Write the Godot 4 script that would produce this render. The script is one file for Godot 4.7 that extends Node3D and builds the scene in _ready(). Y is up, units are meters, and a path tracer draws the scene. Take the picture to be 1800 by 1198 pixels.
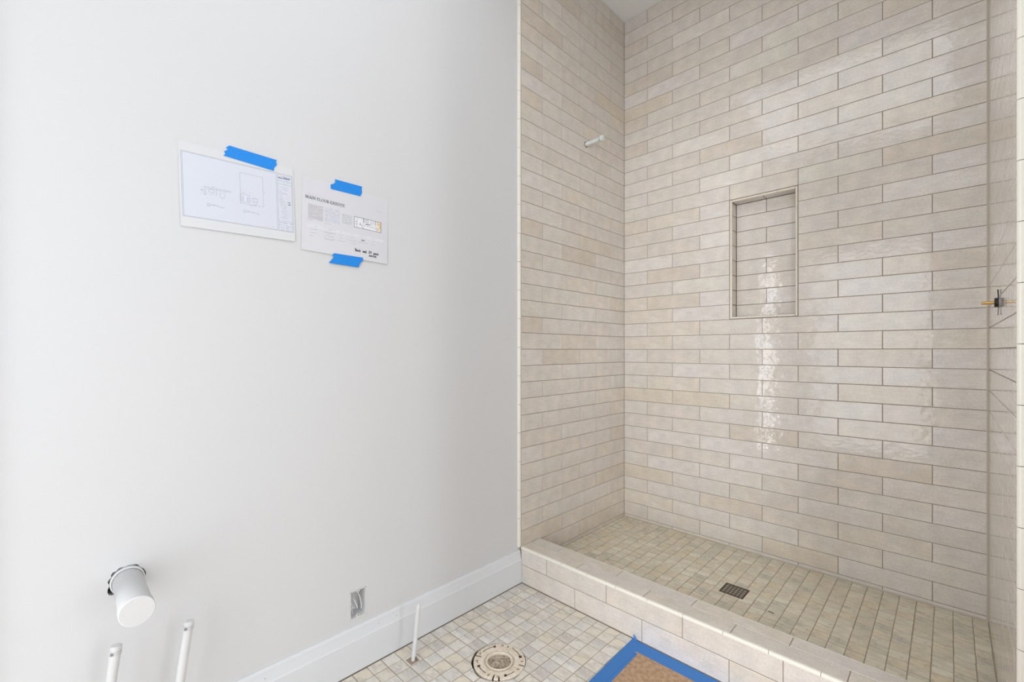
extends Node3D
# An ensuite under construction: white drywall with two taped sheets, plumbing stubs, and a tiled walk-in shower.

const RH := 0.0775          # wall tile row pitch
const TL := 0.3081          # wall tile length pitch
const W := 1.5405           # shower width
const Y39 := 0.0845         # lowest full row line of the wall tiles
const CEIL := 3.107
const ZEND := 0.9243        # front of the tiled part of the left wall
const WX := -0.011          # face of the left drywall
const MP := 0.0525          # mosaic pitch
const SF := 0.067           # shower floor height
const CURB_H := 0.168
const ROOM_Z := 3.30

var M := {}
var tile_mats := {}
var mosaic_mats := {}
var mesh_cache := {}
var rng := RandomNumberGenerator.new()

func yk(k: float) -> float:
	return (39.0 - k) * RH + Y39

func _ready():
	rng.seed = 7
	# --- camera
	var cam := Camera3D.new()
	cam.name = "camera"
	add_child(cam)
	cam.position = Vector3(1.43435, 1.0855, 2.44647)
	cam.rotation.y = 0.77358
	cam.near = 0.02
	cam.far = 60.0
	cam.projection = Camera3D.PROJECTION_FRUSTUM
	cam.keep_aspect = Camera3D.KEEP_HEIGHT
	cam.size = 0.02 * 1198.0 / 784.14
	cam.frustum_offset = Vector2(0.02 * (900.0 - 902.56) / 784.14, 0.02 * (615.8 - 599.0) / 784.14)
	cam.current = true
	# --- environment
	var we := WorldEnvironment.new()
	we.name = "environment"
	var e := Environment.new()
	e.background_mode = Environment.BG_COLOR
	e.background_color = Color(0.75, 0.8, 0.86)
	e.background_energy_multiplier = 1.0
	e.tonemap_mode = Environment.TONE_MAPPER_LINEAR
	e.tonemap_exposure = 1.13
	e.sdfgi_enabled = true
	e.ssao_enabled = true
	e.ssil_enabled = true
	we.environment = e
	add_child(we)
	make_materials()
	# --- lights: two bedroom windows, then added unseen fill panels, each a glowing pane with a light of its size before it
	var day := Color(0.975, 0.985, 1.0)
	window_or_fill_light("window_1", Vector3(5.0, 1.2, 0.95), Vector3(0, PI / 2, 0), Vector2(0.35, 1.9), 1.7, day)
	window_or_fill_light("window_2", Vector3(5.0, 1.2, 0.2), Vector3(0, PI / 2, 0), Vector2(0.6, 1.9), 0.6, day)
	window_or_fill_light("fill_panel_3", Vector3(3.9, 1.25, 5.2), Vector3.ZERO, Vector2(1.4, 2.4), 10.6, day)  # added panel in the bedroom, fills the shower through the doorway
	window_or_fill_light("fill_panel_4", Vector3(0.85, 1.1, ROOM_Z - 0.055), Vector3.ZERO, Vector2(0.9, 2.0), 0.93, day)  # added unseen fill on the front wall, aimed at the shower
	window_or_fill_light("fill_panel_5", Vector3(0.85, CEIL - 0.055, 1.95), Vector3(-PI / 2, 0, 0), Vector2(1.2, 1.4), 0.7, day)  # added ceiling panel, soft fill from above
	window_or_fill_light("fill_panel_6", Vector3(WX + 0.055, 1.05, 2.69), Vector3(0, -PI / 2, 0), Vector2(0.17, 1.95), 1.2, day)  # added strip out of view, for fill and the back wall highlight
	# --- setting
	build_shell()
	build_shower_walls()
	build_curb()
	build_floors()
	# --- things
	build_papers()
	build_plumbing()
	build_floor_things()
	build_floor_protection()

# ------------------------------------------------------------------ helpers
func tag(o: Node, label := "", category := "", group := "", kind := "") -> Node:
	if label != "": o.set_meta("label", label)
	if category != "": o.set_meta("category", category)
	if group != "": o.set_meta("group", group)
	if kind != "": o.set_meta("kind", kind)
	return o

func numbered(called: String, parent: Node) -> String:
	if not parent.has_node(called): return called
	var k := 1
	while parent.has_node("%s_%03d" % [called, k]): k += 1
	return "%s_%03d" % [called, k]

var counts := {}
func put(called: String, mesh: Mesh, mat: Material, parent: Node, t := Transform3D.IDENTITY) -> MeshInstance3D:
	var o := MeshInstance3D.new()
	var key := str(parent.get_instance_id()) + called
	var n: int = counts.get(key, 0)
	counts[key] = n + 1
	o.name = called if n == 0 else "%s_%03d" % [called, n]
	o.mesh = mesh
	if mat: o.material_override = mat
	o.transform = t
	parent.add_child(o, true)
	return o

func thing(called: String, label: String, category: String, at: Vector3, group := "") -> Node3D:
	var o := Node3D.new()
	o.name = numbered(called, self)
	add_child(o, true)
	o.position = at
	tag(o, label, category, group)
	return o

func box_mesh(size: Vector3) -> BoxMesh:
	var b := BoxMesh.new()
	b.size = size
	return b

func box_between(a: Vector3, b: Vector3) -> Array:
	return [box_mesh((b - a).abs()), Transform3D(Basis.IDENTITY, (a + b) * 0.5)]

func slab(called: String, a: Vector3, b: Vector3, mat: Material, parent: Node) -> MeshInstance3D:
	var r := box_between(a, b)
	var o := put(called, r[0], mat, parent, r[1])
	if parent == self: tag(o, "", "", "", "structure")
	return o

func quad(st: SurfaceTool, a: Vector3, b: Vector3, c: Vector3, d: Vector3, uvs := []) -> void:
	# a b c d counter-clockwise seen from the front
	var n := (b - a).cross(c - a).normalized()
	var p := [a, c, b, a, d, c]
	var ix := [0, 2, 1, 0, 3, 2]
	for i in 6:
		st.set_normal(n)
		if uvs.size(): st.set_uv(uvs[ix[i]])
		st.add_vertex(p[i])

func rect_ring(w: float, h: float, z: float) -> Array:
	return [Vector3(-w / 2, -h / 2, z), Vector3(w / 2, -h / 2, z), Vector3(w / 2, h / 2, z), Vector3(-w / 2, h / 2, z)]

# a tile with a softened edge: front face at local z = 0, back at -t
func tile_mesh(w: float, h: float, t: float, bevel: float) -> Mesh:
	var key := "%d_%d_%d_%d" % [roundi(w * 1e4), roundi(h * 1e4), roundi(t * 1e4), roundi(bevel * 1e5)]
	if mesh_cache.has(key): return mesh_cache[key]
	var st := SurfaceTool.new()
	st.begin(Mesh.PRIMITIVE_TRIANGLES)
	var r0 := rect_ring(w, h, -t)
	var r1 := rect_ring(w, h, -bevel)
	var r2 := rect_ring(w - bevel * 0.8, h - bevel * 0.8, -bevel * 0.3)
	var r3 := rect_ring(w - bevel * 2.4, h - bevel * 2.4, 0.0)
	for i in 4:
		var j := (i + 1) % 4
		quad(st, r0[i], r0[j], r1[j], r1[i])
		quad(st, r1[i], r1[j], r2[j], r2[i])
		quad(st, r2[i], r2[j], r3[j], r3[i])
	quad(st, r3[0], r3[1], r3[2], r3[3])
	var m := st.commit()
	mesh_cache[key] = m
	return m

# extrude a polygon (x, y) from z0 to z1; cap on z1
func prism(poly: PackedVector2Array, z0: float, z1: float, back := true) -> Mesh:
	var st := SurfaceTool.new()
	st.begin(Mesh.PRIMITIVE_TRIANGLES)
	prism_into(st, poly, z0, z1, Transform3D.IDENTITY, back)
	return st.commit()

func prism_into(st: SurfaceTool, poly_in: PackedVector2Array, z0: float, z1: float, t: Transform3D, back := true) -> void:
	var poly := poly_in
	if Geometry2D.is_polygon_clockwise(poly):
		poly = poly.duplicate()
		poly.reverse()
	var n := poly.size()
	for i in n:
		var a := poly[i]
		var b := poly[(i + 1) % n]
		quad(st, t * Vector3(a.x, a.y, z0), t * Vector3(b.x, b.y, z0), t * Vector3(b.x, b.y, z1), t * Vector3(a.x, a.y, z1))
	var tri := Geometry2D.triangulate_polygon(poly)
	for i in range(0, tri.size(), 3):
		var p := [poly[tri[i]], poly[tri[i + 1]], poly[tri[i + 2]]]
		if (p[1] - p[0]).cross(p[2] - p[0]) < 0: p = [p[0], p[2], p[1]]
		var up := (t.basis * Vector3(0, 0, 1)).normalized()
		st.set_normal(up)
		for k in [0, 2, 1]: st.add_vertex(t * Vector3(p[k].x, p[k].y, z1))
		if back:
			st.set_normal(-up)
			for k in [0, 1, 2]: st.add_vertex(t * Vector3(p[k].x, p[k].y, z0))

# turn a profile of (radius, height) round the local y axis
func lathe(profile: Array, segs := 40) -> Mesh:
	var st := SurfaceTool.new()
	st.begin(Mesh.PRIMITIVE_TRIANGLES)
	for i in profile.size() - 1:
		var a: Vector2 = profile[i]
		var b: Vector2 = profile[i + 1]
		var d := (b - a).normalized()
		var nr := Vector2(d.y, -d.x)
		for s in segs:
			var q := []
			for v in [[a, s], [b, s], [b, s + 1], [a, s + 1]]:
				var ang: float = TAU * v[1] / segs
				q.append([Vector3(v[0].x * cos(ang), v[0].y, v[0].x * sin(ang)), Vector3(nr.x * cos(ang), nr.y, nr.x * sin(ang)).normalized()])
			for k in [0, 2, 1, 0, 3, 2]:
				st.set_normal(q[k][1])
				st.add_vertex(q[k][0])
	return st.commit()

# a round tube along points
func tube(points: Array, r: float, segs := 14, caps := true) -> Mesh:
	var st := SurfaceTool.new()
	st.begin(Mesh.PRIMITIVE_TRIANGLES)
	var rings := []
	var ref := Vector3(0.31, 0.2, 0.93).normalized()
	for i in points.size():
		var d: Vector3 = (points[mini(i + 1, points.size() - 1)] - points[maxi(i - 1, 0)]).normalized()
		var u := d.cross(ref).normalized()
		var v := d.cross(u).normalized()
		var ring := []
		for s in segs + 1:
			var a := TAU * s / segs
			var n: Vector3 = u * cos(a) + v * sin(a)
			ring.append([points[i] + n * r, n])
		rings.append(ring)
	for i in rings.size() - 1:
		for s in segs:
			var q := [rings[i][s], rings[i][s + 1], rings[i + 1][s + 1], rings[i + 1][s]]
			var fn: Vector3 = (q[1][0] - q[0][0]).cross(q[2][0] - q[0][0])
			var order := [0, 2, 1, 0, 3, 2] if fn.dot(q[0][1]) > 0 else [0, 1, 2, 0, 2, 3]
			for k in order:
				st.set_normal(q[k][1])
				st.add_vertex(q[k][0])
	if caps:
		for e in [0, rings.size() - 1]:
			var c: Vector3 = points[e]
			var out: Vector3 = (points[e] - points[1 if e == 0 else e - 1]).normalized()
			for s in segs:
				var a2: Vector3 = rings[e][s][0]
				var b2: Vector3 = rings[e][s + 1][0]
				st.set_normal(out)
				if (a2 - c).cross(b2 - c).dot(out) > 0:
					for p in [c, b2, a2]: st.add_vertex(p)
				else:
					for p in [c, a2, b2]: st.add_vertex(p)
	return st.commit()

const UP_B := Basis(Vector3(1, 0, 0), Vector3(0, 0, -1), Vector3(0, 1, 0))       # face up
const LEFT_B := Basis(Vector3(0, 0, -1), Vector3(0, 1, 0), Vector3(1, 0, 0))     # on the left wall, facing +x
const RIGHT_B := Basis(Vector3(0, 0, 1), Vector3(0, 1, 0), Vector3(-1, 0, 0))    # on the right wall, facing -x

# ------------------------------------------------------------------ materials
func simple(c: Color, rough := 0.6, metal := 0.0, spec := 0.5) -> StandardMaterial3D:
	var m := StandardMaterial3D.new()
	m.albedo_color = c
	m.roughness = rough
	m.metallic = metal
	m.metallic_specular = spec
	return m

func noise(sd: int, freq: float, oct := 4) -> FastNoiseLite:
	var n := FastNoiseLite.new()
	n.seed = sd
	n.noise_type = FastNoiseLite.TYPE_SIMPLEX_SMOOTH
	n.frequency = freq
	n.fractal_octaves = oct
	return n

func glaze_color_texture() -> ImageTexture:
	var s := 512
	var im := Image.create(s, s, false, Image.FORMAT_RGB8)
	var cloud := noise(3, 0.012, 4)
	var warm := noise(11, 0.008, 3)
	var fine := noise(19, 0.12, 2)
	var streak := noise(27, 0.03, 3)
	for y in s:
		for x in s:
			var c := cloud.get_noise_2d(x, y)
			var w := warm.get_noise_2d(x, y)
			var f := fine.get_noise_2d(x, y)
			var k := streak.get_noise_2d(x * 0.5, y * 3.0)
			var v := 0.965 + 0.042 * c + 0.03 * f + 0.024 * k
			im.set_pixel(x, y, Color(v + 0.010 * w, v, v - 0.016 * w, 1))
	im.generate_mipmaps()
	return ImageTexture.create_from_image(im)

func glaze_height_texture() -> ImageTexture:
	var s := 512
	var im := Image.create(s, s, false, Image.FORMAT_RF)
	var big := noise(5, 0.014, 2)
	var mid := noise(8, 0.05, 2)
	var pit := noise(15, 0.09, 2)
	for y in s:
		for x in s:
			var p := maxf(0.0, pit.get_noise_2d(x, y) - 0.25)
			im.set_pixel(x, y, Color(0.5 + 0.42 * big.get_noise_2d(x, y) + 0.17 * mid.get_noise_2d(x * 0.7, y * 1.3) - 0.16 * p, 0, 0))
	return ImageTexture.create_from_image(im)

func marble_texture() -> ImageTexture:
	var s := 512
	var im := Image.create(s, s, false, Image.FORMAT_RGB8)
	var warp := noise(41, 0.01, 4)
	var vein := noise(43, 0.014, 4)
	var cloud := noise(47, 0.02, 4)
	var fine := noise(53, 0.15, 2)
	for y in s:
		for x in s:
			var wx := x + 60.0 * warp.get_noise_2d(x, y)
			var wy := y + 60.0 * warp.get_noise_2d(x + 300, y)
			var v := 1.0 - absf(vein.get_noise_2d(wx * 0.5, wy * 1.2)) * 5.0
			v = clampf(v, 0, 1)
			v = v * v * clampf(0.35 + 2.2 * cloud.get_noise_2d(x * 0.6 + 99, y * 0.6), 0, 1)
			var haze := clampf(0.2 + 1.6 * cloud.get_noise_2d(x * 0.35 + 700, y * 0.9), 0, 1)
			var c := 0.965 + 0.04 * cloud.get_noise_2d(x, y * 1.8) + 0.025 * fine.get_noise_2d(x, y)
			var g := c - 0.13 * v - 0.07 * haze
			im.set_pixel(x, y, Color(g + 0.008, g + 0.001, g - 0.013 + 0.012 * v + 0.006 * haze, 1))
	im.generate_mipmaps()
	return ImageTexture.create_from_image(im)

func fleck_texture(base: Color, dark: Color, sd: int, freq: float, amt: float) -> ImageTexture:
	var s := 256
	var im := Image.create(s, s, false, Image.FORMAT_RGB8)
	var a := noise(sd, freq, 3)
	var b := noise(sd + 5, freq * 0.15, 3)
	for y in s:
		for x in s:
			im.set_pixel(x, y, base.lerp(dark, clampf(amt * (0.5 + a.get_noise_2d(x, y) + 0.6 * b.get_noise_2d(x, y)), 0, 1)))
	im.generate_mipmaps()
	return ImageTexture.create_from_image(im)

func triplanar(m: StandardMaterial3D, scale: float, offset := Vector3.ZERO, world := false) -> void:
	m.uv1_triplanar = true
	m.uv1_world_triplanar = world
	m.uv1_triplanar_sharpness = 4.0
	m.uv1_scale = Vector3.ONE * scale
	m.uv1_offset = offset

func make_materials() -> void:
	M.drywall = simple(Color(0.858, 0.858, 0.860), 0.75)
	M.ceiling = simple(Color(0.95, 0.95, 0.94), 0.85)
	M.trim_paint = simple(Color(0.888, 0.895, 0.906), 0.4)
	M.grout = simple(Color(0.585, 0.54, 0.485), 0.9)
	M.floor_grout = simple(Color(0.66, 0.61, 0.535), 0.9)
	M.liner = simple(Color(0.925, 0.905, 0.855), 0.25)
	M.liner_niche = simple(Color(0.89, 0.855, 0.79), 0.25)
	M.edge_glint = simple(Color(0.93, 0.905, 0.86), 0.4)  # highlight put into the colour: tile edge catching light, no metal
	M.pvc = simple(Color(0.875, 0.875, 0.875), 0.4)
	M.pvc_shaded = simple(Color(0.75, 0.75, 0.75), 0.4)  # white plastic of the pipe sides with shade put into its colour
	M.dark = simple(Color(0.03, 0.03, 0.03), 0.9)
	M.brass = simple(Color(0.80, 0.66, 0.42), 0.32, 1.0)
	M.brown_grout = simple(Color(0.50, 0.44, 0.37), 0.95)
	var gc := glaze_color_texture()
	var gh := glaze_height_texture()
	var tones := {
		"b": Color(0.868, 0.823, 0.765), "m": Color(0.883, 0.845, 0.798), "c": Color(0.890, 0.856, 0.814),
		"l": Color(0.891, 0.859, 0.823), "w": Color(0.902, 0.873, 0.833),
	}
	for k in tones:
		tile_mats[k] = []
		for i in 4:
			var m := simple(tones[k], 0.085, 0.0, 0.56)
			var j := rng.randf_range(-0.012, 0.012)
			m.albedo_color = Color(tones[k].r + j, tones[k].g + j, tones[k].b + j + rng.randf_range(-0.007, 0.007))
			m.albedo_texture = gc
			m.heightmap_enabled = true
			m.heightmap_texture = gh
			m.heightmap_scale = 0.07
			triplanar(m, 1.6, Vector3(rng.randf_range(0.3, 0.7), rng.randf_range(0.1, 0.9), rng.randf_range(0.1, 0.9)))
			tile_mats[k].append(m)
	var mt := marble_texture()
	var stones := [Color(0.925, 0.90, 0.86), Color(0.93, 0.908, 0.875), Color(0.935, 0.92, 0.895), Color(0.915, 0.885, 0.838), Color(0.90, 0.88, 0.85), Color(0.92, 0.903, 0.878), Color(0.945, 0.932, 0.91), Color(0.88, 0.868, 0.848), Color(0.93, 0.905, 0.865), Color(0.925, 0.89, 0.835)]
	for set_name in ["room", "shower"]:
		mosaic_mats[set_name] = []
		for i in 20:
			var c: Color = stones[i % 10]
			if set_name == "shower": c = Color(c.r * 1.0, c.g * 0.988, c.b * 0.935)
			var m := simple(c, 0.45)
			m.albedo_texture = mt
			triplanar(m, 2.2, Vector3(rng.randf(), rng.randf(), rng.randf()))
			mosaic_mats[set_name].append(m)
	M.tape = simple(Color(0.08, 0.575, 0.94), 0.6)
	M.tape.albedo_texture = fleck_texture(Color(1, 1, 1), Color(0.72, 0.8, 0.85), 61, 0.35, 0.5)
	triplanar(M.tape, 12.0)
	M.floor_tape = simple(Color(0.25, 0.50, 0.77), 0.7)
	M.floor_tape.albedo_texture = fleck_texture(Color(1, 1, 1), Color(0.9, 0.92, 0.95), 67, 0.3, 0.6)
	triplanar(M.floor_tape, 10.0)
	M.card = simple(Color(0.80, 0.665, 0.535), 0.85)
	M.card.albedo_texture = fleck_texture(Color(1, 1, 1), Color(0.72, 0.7, 0.68), 71, 0.22, 0.8)
	triplanar(M.card, 6.0)
	M.grate = simple(Color(0.27, 0.26, 0.25), 0.45, 0.3)
	M.rust = simple(Color(0.30, 0.255, 0.22), 0.55, 0.3)
	M.flange = simple(Color(0.935, 0.895, 0.835), 0.6)
	M.flange.albedo_texture = fleck_texture(Color(1, 1, 1), Color(0.82, 0.76, 0.68), 73, 0.08, 0.5)
	triplanar(M.flange, 5.0)
	M.rag = simple(Color(0.82, 0.755, 0.68), 0.95)
	M.rag.albedo_texture = fleck_texture(Color(1, 1, 1), Color(0.66, 0.65, 0.63), 79, 0.06, 0.9)
	triplanar(M.rag, 9.0)
	M.galv = simple(Color(0.94, 0.945, 0.925), 0.45, 0.0)
	M.galv.albedo_texture = fleck_texture(Color(1, 1, 1), Color(0.75, 0.78, 0.77), 83, 0.1, 0.7)
	triplanar(M.galv, 14.0)
	M.box_plastic = simple(Color(0.90, 0.90, 0.90), 0.6)
	M.valve_dark = simple(Color(0.16, 0.15, 0.14), 0.5, 0.3)
	M.valve_grey = simple(Color(0.58, 0.56, 0.53), 0.5, 0.3)
	M.ink = simple(Color(0.16, 0.16, 0.2), 0.8)
	M.ink_black = simple(Color(0.03, 0.03, 0.04), 0.7)

func window_or_fill_light(called: String, at: Vector3, turn: Vector3, size: Vector2, energy: float, col: Color) -> void:
	var b := Basis.from_euler(turn)
	var l := AreaLight3D.new()
	l.name = called + "_area_light"
	l.area_size = size
	l.light_energy = energy
	l.light_color = col
	l.shadow_enabled = true
	l.area_range = 14.0
	l.transform = Transform3D(b, at + b * Vector3(0, 0, -0.03))
	add_child(l)
	var g := simple(Color(0.9, 0.93, 0.95), 0.2)
	g.emission_enabled = true
	g.emission = col
	g.emission_energy_multiplier = 0.4
	var frame := slab(called, Vector3(-size.x / 2 - 0.02, -size.y / 2 - 0.02, 0.01), Vector3(size.x / 2 + 0.02, size.y / 2 + 0.02, 0.05), M.trim_paint, self)
	frame.transform = Transform3D(b, at) * frame.transform
	put("pane", box_mesh(Vector3(size.x, size.y, 0.01)), g, frame, Transform3D(Basis.IDENTITY, Vector3(0, 0, -0.03)))

# ------------------------------------------------------------------ the shell
func build_shell() -> void:
	# left wall of drywall, with the hole of the drain pipe and of the electrical box
	var wl := CSGBox3D.new()
	wl.name = "wall_left"
	wl.size = Vector3(0.12, CEIL, ROOM_Z + 0.3)
	wl.position = Vector3(WX - 0.06, CEIL / 2, (ROOM_Z + 0.3) / 2 - 0.15)
	wl.material = M.drywall
	tag(wl, "", "", "", "structure")
	var hole := CSGPolygon3D.new()
	hole.name = "pipe_hole"
	hole.operation = CSGShape3D.OPERATION_SUBTRACTION
	var pts := PackedVector2Array()
	for i in 40:
		var a := TAU * i / 40.0
		# local x is world -z: bulges at the lower left and the upper left of the pipe
		var r := 0.0345 + 0.0012 * sin(a * 7.0) + 0.0009 * sin(a * 13.0 + 1.0)
		var d1 := absf(angle_difference(a, deg_to_rad(212.0)))
		var d2 := absf(angle_difference(a, deg_to_rad(138.0)))
		r += 0.0085 * clampf(1.0 - d1 / 0.42, 0, 1) + 0.005 * clampf(1.0 - d2 / 0.22, 0, 1)
		pts.append(Vector2(cos(a) * r, sin(a) * r))
	hole.polygon = pts
	hole.depth = 0.2
	hole.transform = Transform3D(Basis(Vector3.UP, PI / 2), Vector3(0.07, 0.523, 2.325) - wl.position)
	hole.material = M.drywall
	wl.add_child(hole)
	var ebox := CSGBox3D.new()
	ebox.name = "box_hole"
	ebox.operation = CSGShape3D.OPERATION_SUBTRACTION
	ebox.size = Vector3(0.14, 0.0955, 0.0585)
	ebox.position = Vector3(WX - 0.03, 0.2222, 1.7262) - wl.position
	ebox.material = M.drywall
	wl.add_child(ebox)
	add_child(wl)
	M.wl = wl
	# shower back wall: a grout bed with the niche let into it
	var wb := CSGBox3D.new()
	wb.name = "wall_back"
	wb.size = Vector3(W + 0.3, CEIL, 0.16)
	wb.position = Vector3(W / 2, CEIL / 2, -0.0015 - 0.08)
	wb.material = M.grout
	tag(wb, "", "", "", "structure")
	var rec := CSGBox3D.new()
	rec.name = "niche_recess"
	rec.operation = CSGShape3D.OPERATION_SUBTRACTION
	rec.size = Vector3(0.306, yk(16) - yk(24) - 0.004, 0.2)
	rec.position = Vector3(2.5 * TL, (yk(16) + yk(24)) / 2, 0.0195) - wb.position
	rec.material = M.grout
	wb.add_child(rec)
	add_child(wb)
	M.wb = wb
	# right wall: tiled beside the shower, then drywall up to the doorway
	var wr := slab("wall_right", Vector3(W + 0.011, 0, -0.15), Vector3(W + 0.125, CEIL, 1.24), M.drywall, self)
	M.wr = wr
	slab("wall_right_001", Vector3(W + 0.011, 0, 2.66), Vector3(W + 0.125, CEIL, ROOM_Z + 0.12), M.drywall, self)
	slab("wall_right_002", Vector3(W + 0.011, 2.15, 1.24), Vector3(W + 0.125, CEIL, 2.66), M.drywall, self)
	slab("wall_front", Vector3(WX - 0.12, 0, ROOM_Z), Vector3(W + 0.011, CEIL, ROOM_Z + 0.12), M.drywall, self)
	slab("ceiling", Vector3(WX - 0.12, CEIL, -0.16), Vector3(5.3, CEIL + 0.12, 5.4), M.ceiling, self)
	# bedroom beyond the doorway
	slab("wall_bedroom_east", Vector3(5.06, 0, -1.0), Vector3(5.18, CEIL, 5.4), M.drywall, self)
	slab("wall_bedroom_north", Vector3(W + 0.125, 0, -0.27), Vector3(5.06, CEIL, -0.15), M.drywall, self)
	slab("wall_bedroom_south", Vector3(W - 0.2, 0, 5.27), Vector3(5.06, CEIL, 5.39), M.drywall, self)
	slab("wall_bedroom_west", Vector3(W + 0.005, 0, ROOM_Z + 0.12), Vector3(W + 0.125, CEIL, 5.27), M.drywall, self)
	slab("floor_bedroom", Vector3(W + 0.011, -0.1, -0.15), Vector3(5.06, 0.0, 5.27), simple(Color(0.74, 0.72, 0.69), 0.7), self)
	# baseboard along the left wall
	var st := SurfaceTool.new()
	st.begin(Mesh.PRIMITIVE_TRIANGLES)
	var prof := PackedVector2Array([Vector2(0, 0.003), Vector2(0.0155, 0.003), Vector2(0.0155, 0.108), Vector2(0.0145, 0.1095), Vector2(0.0132, 0.112), Vector2(0.0115, 0.122), Vector2(0.0098, 0.132), Vector2(0.0088, 0.1405), Vector2(0.0088, 0.143), Vector2(0.0072, 0.1445), Vector2(0.0066, 0.148), Vector2(0.005, 0.151), Vector2(0, 0.151)])
	# polygon x -> world x, y -> world y, depth -> world z
	prism_into(st, prof, 0.9285, ROOM_Z, Transform3D(Basis.IDENTITY, Vector3(WX, 0, 0)))
	var bb := put("baseboard_left", st.commit(), M.trim_paint, self)
	tag(bb, "", "", "", "structure")
	# a few filled nail holes
	for p in [[1.655, 0.128], [1.585, 0.126], [1.30, 0.118], [1.262, 0.100], [1.12, 0.026], [0.965, 0.022], [1.19, 0.020], [2.02, 0.125]]:
		var d: float = 0.0157 if p[1] < 0.105 else 0.0157 - (p[1] - 0.108) * 0.21
		put("nail_hole", lathe([Vector2(0.0, 0.0004), Vector2(0.0011, 0.0003), Vector2(0.0013, 0.0)], 8), simple(Color(0.45, 0.45, 0.46), 0.9), bb, Transform3D(Basis(Vector3(0, 0, 1), -PI / 2), Vector3(WX + d, p[1], p[0])))

# ------------------------------------------------------------------ wall tiles
func tone_mat(c: String) -> Material:
	if c == ".":
		c = ["m", "c", "c", "c", "l", "l", "m", "c", "w", "l"][rng.randi() % 10]
	return tile_mats[c][rng.randi() % 4]

func tile(parent: Node, called: String, basis: Basis, center: Vector3, w: float, h: float, mat: Material, t := 0.008, tilt := 0.0028, g := 0.0023, bevel := 0.0011) -> void:
	var b := basis * Basis(Vector3.UP, rng.randf_range(-tilt, tilt) * 0.6) * Basis(Vector3.RIGHT, rng.randf_range(-tilt, tilt))
	var inv: Transform3D = parent.global_transform.affine_inverse()
	put(called, tile_mesh(w - g, h - g, t, bevel), mat, parent, inv * Transform3D(b, center))

func row_edges(k: int, n: int) -> Array:
	# joints in half tiles: even rows start with a half tile
	var e := [0]
	var i := 1 if k % 2 == 0 else 2
	while i < n:
		e.append(i)
		i += 2
	e.append(n)
	return e

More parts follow.
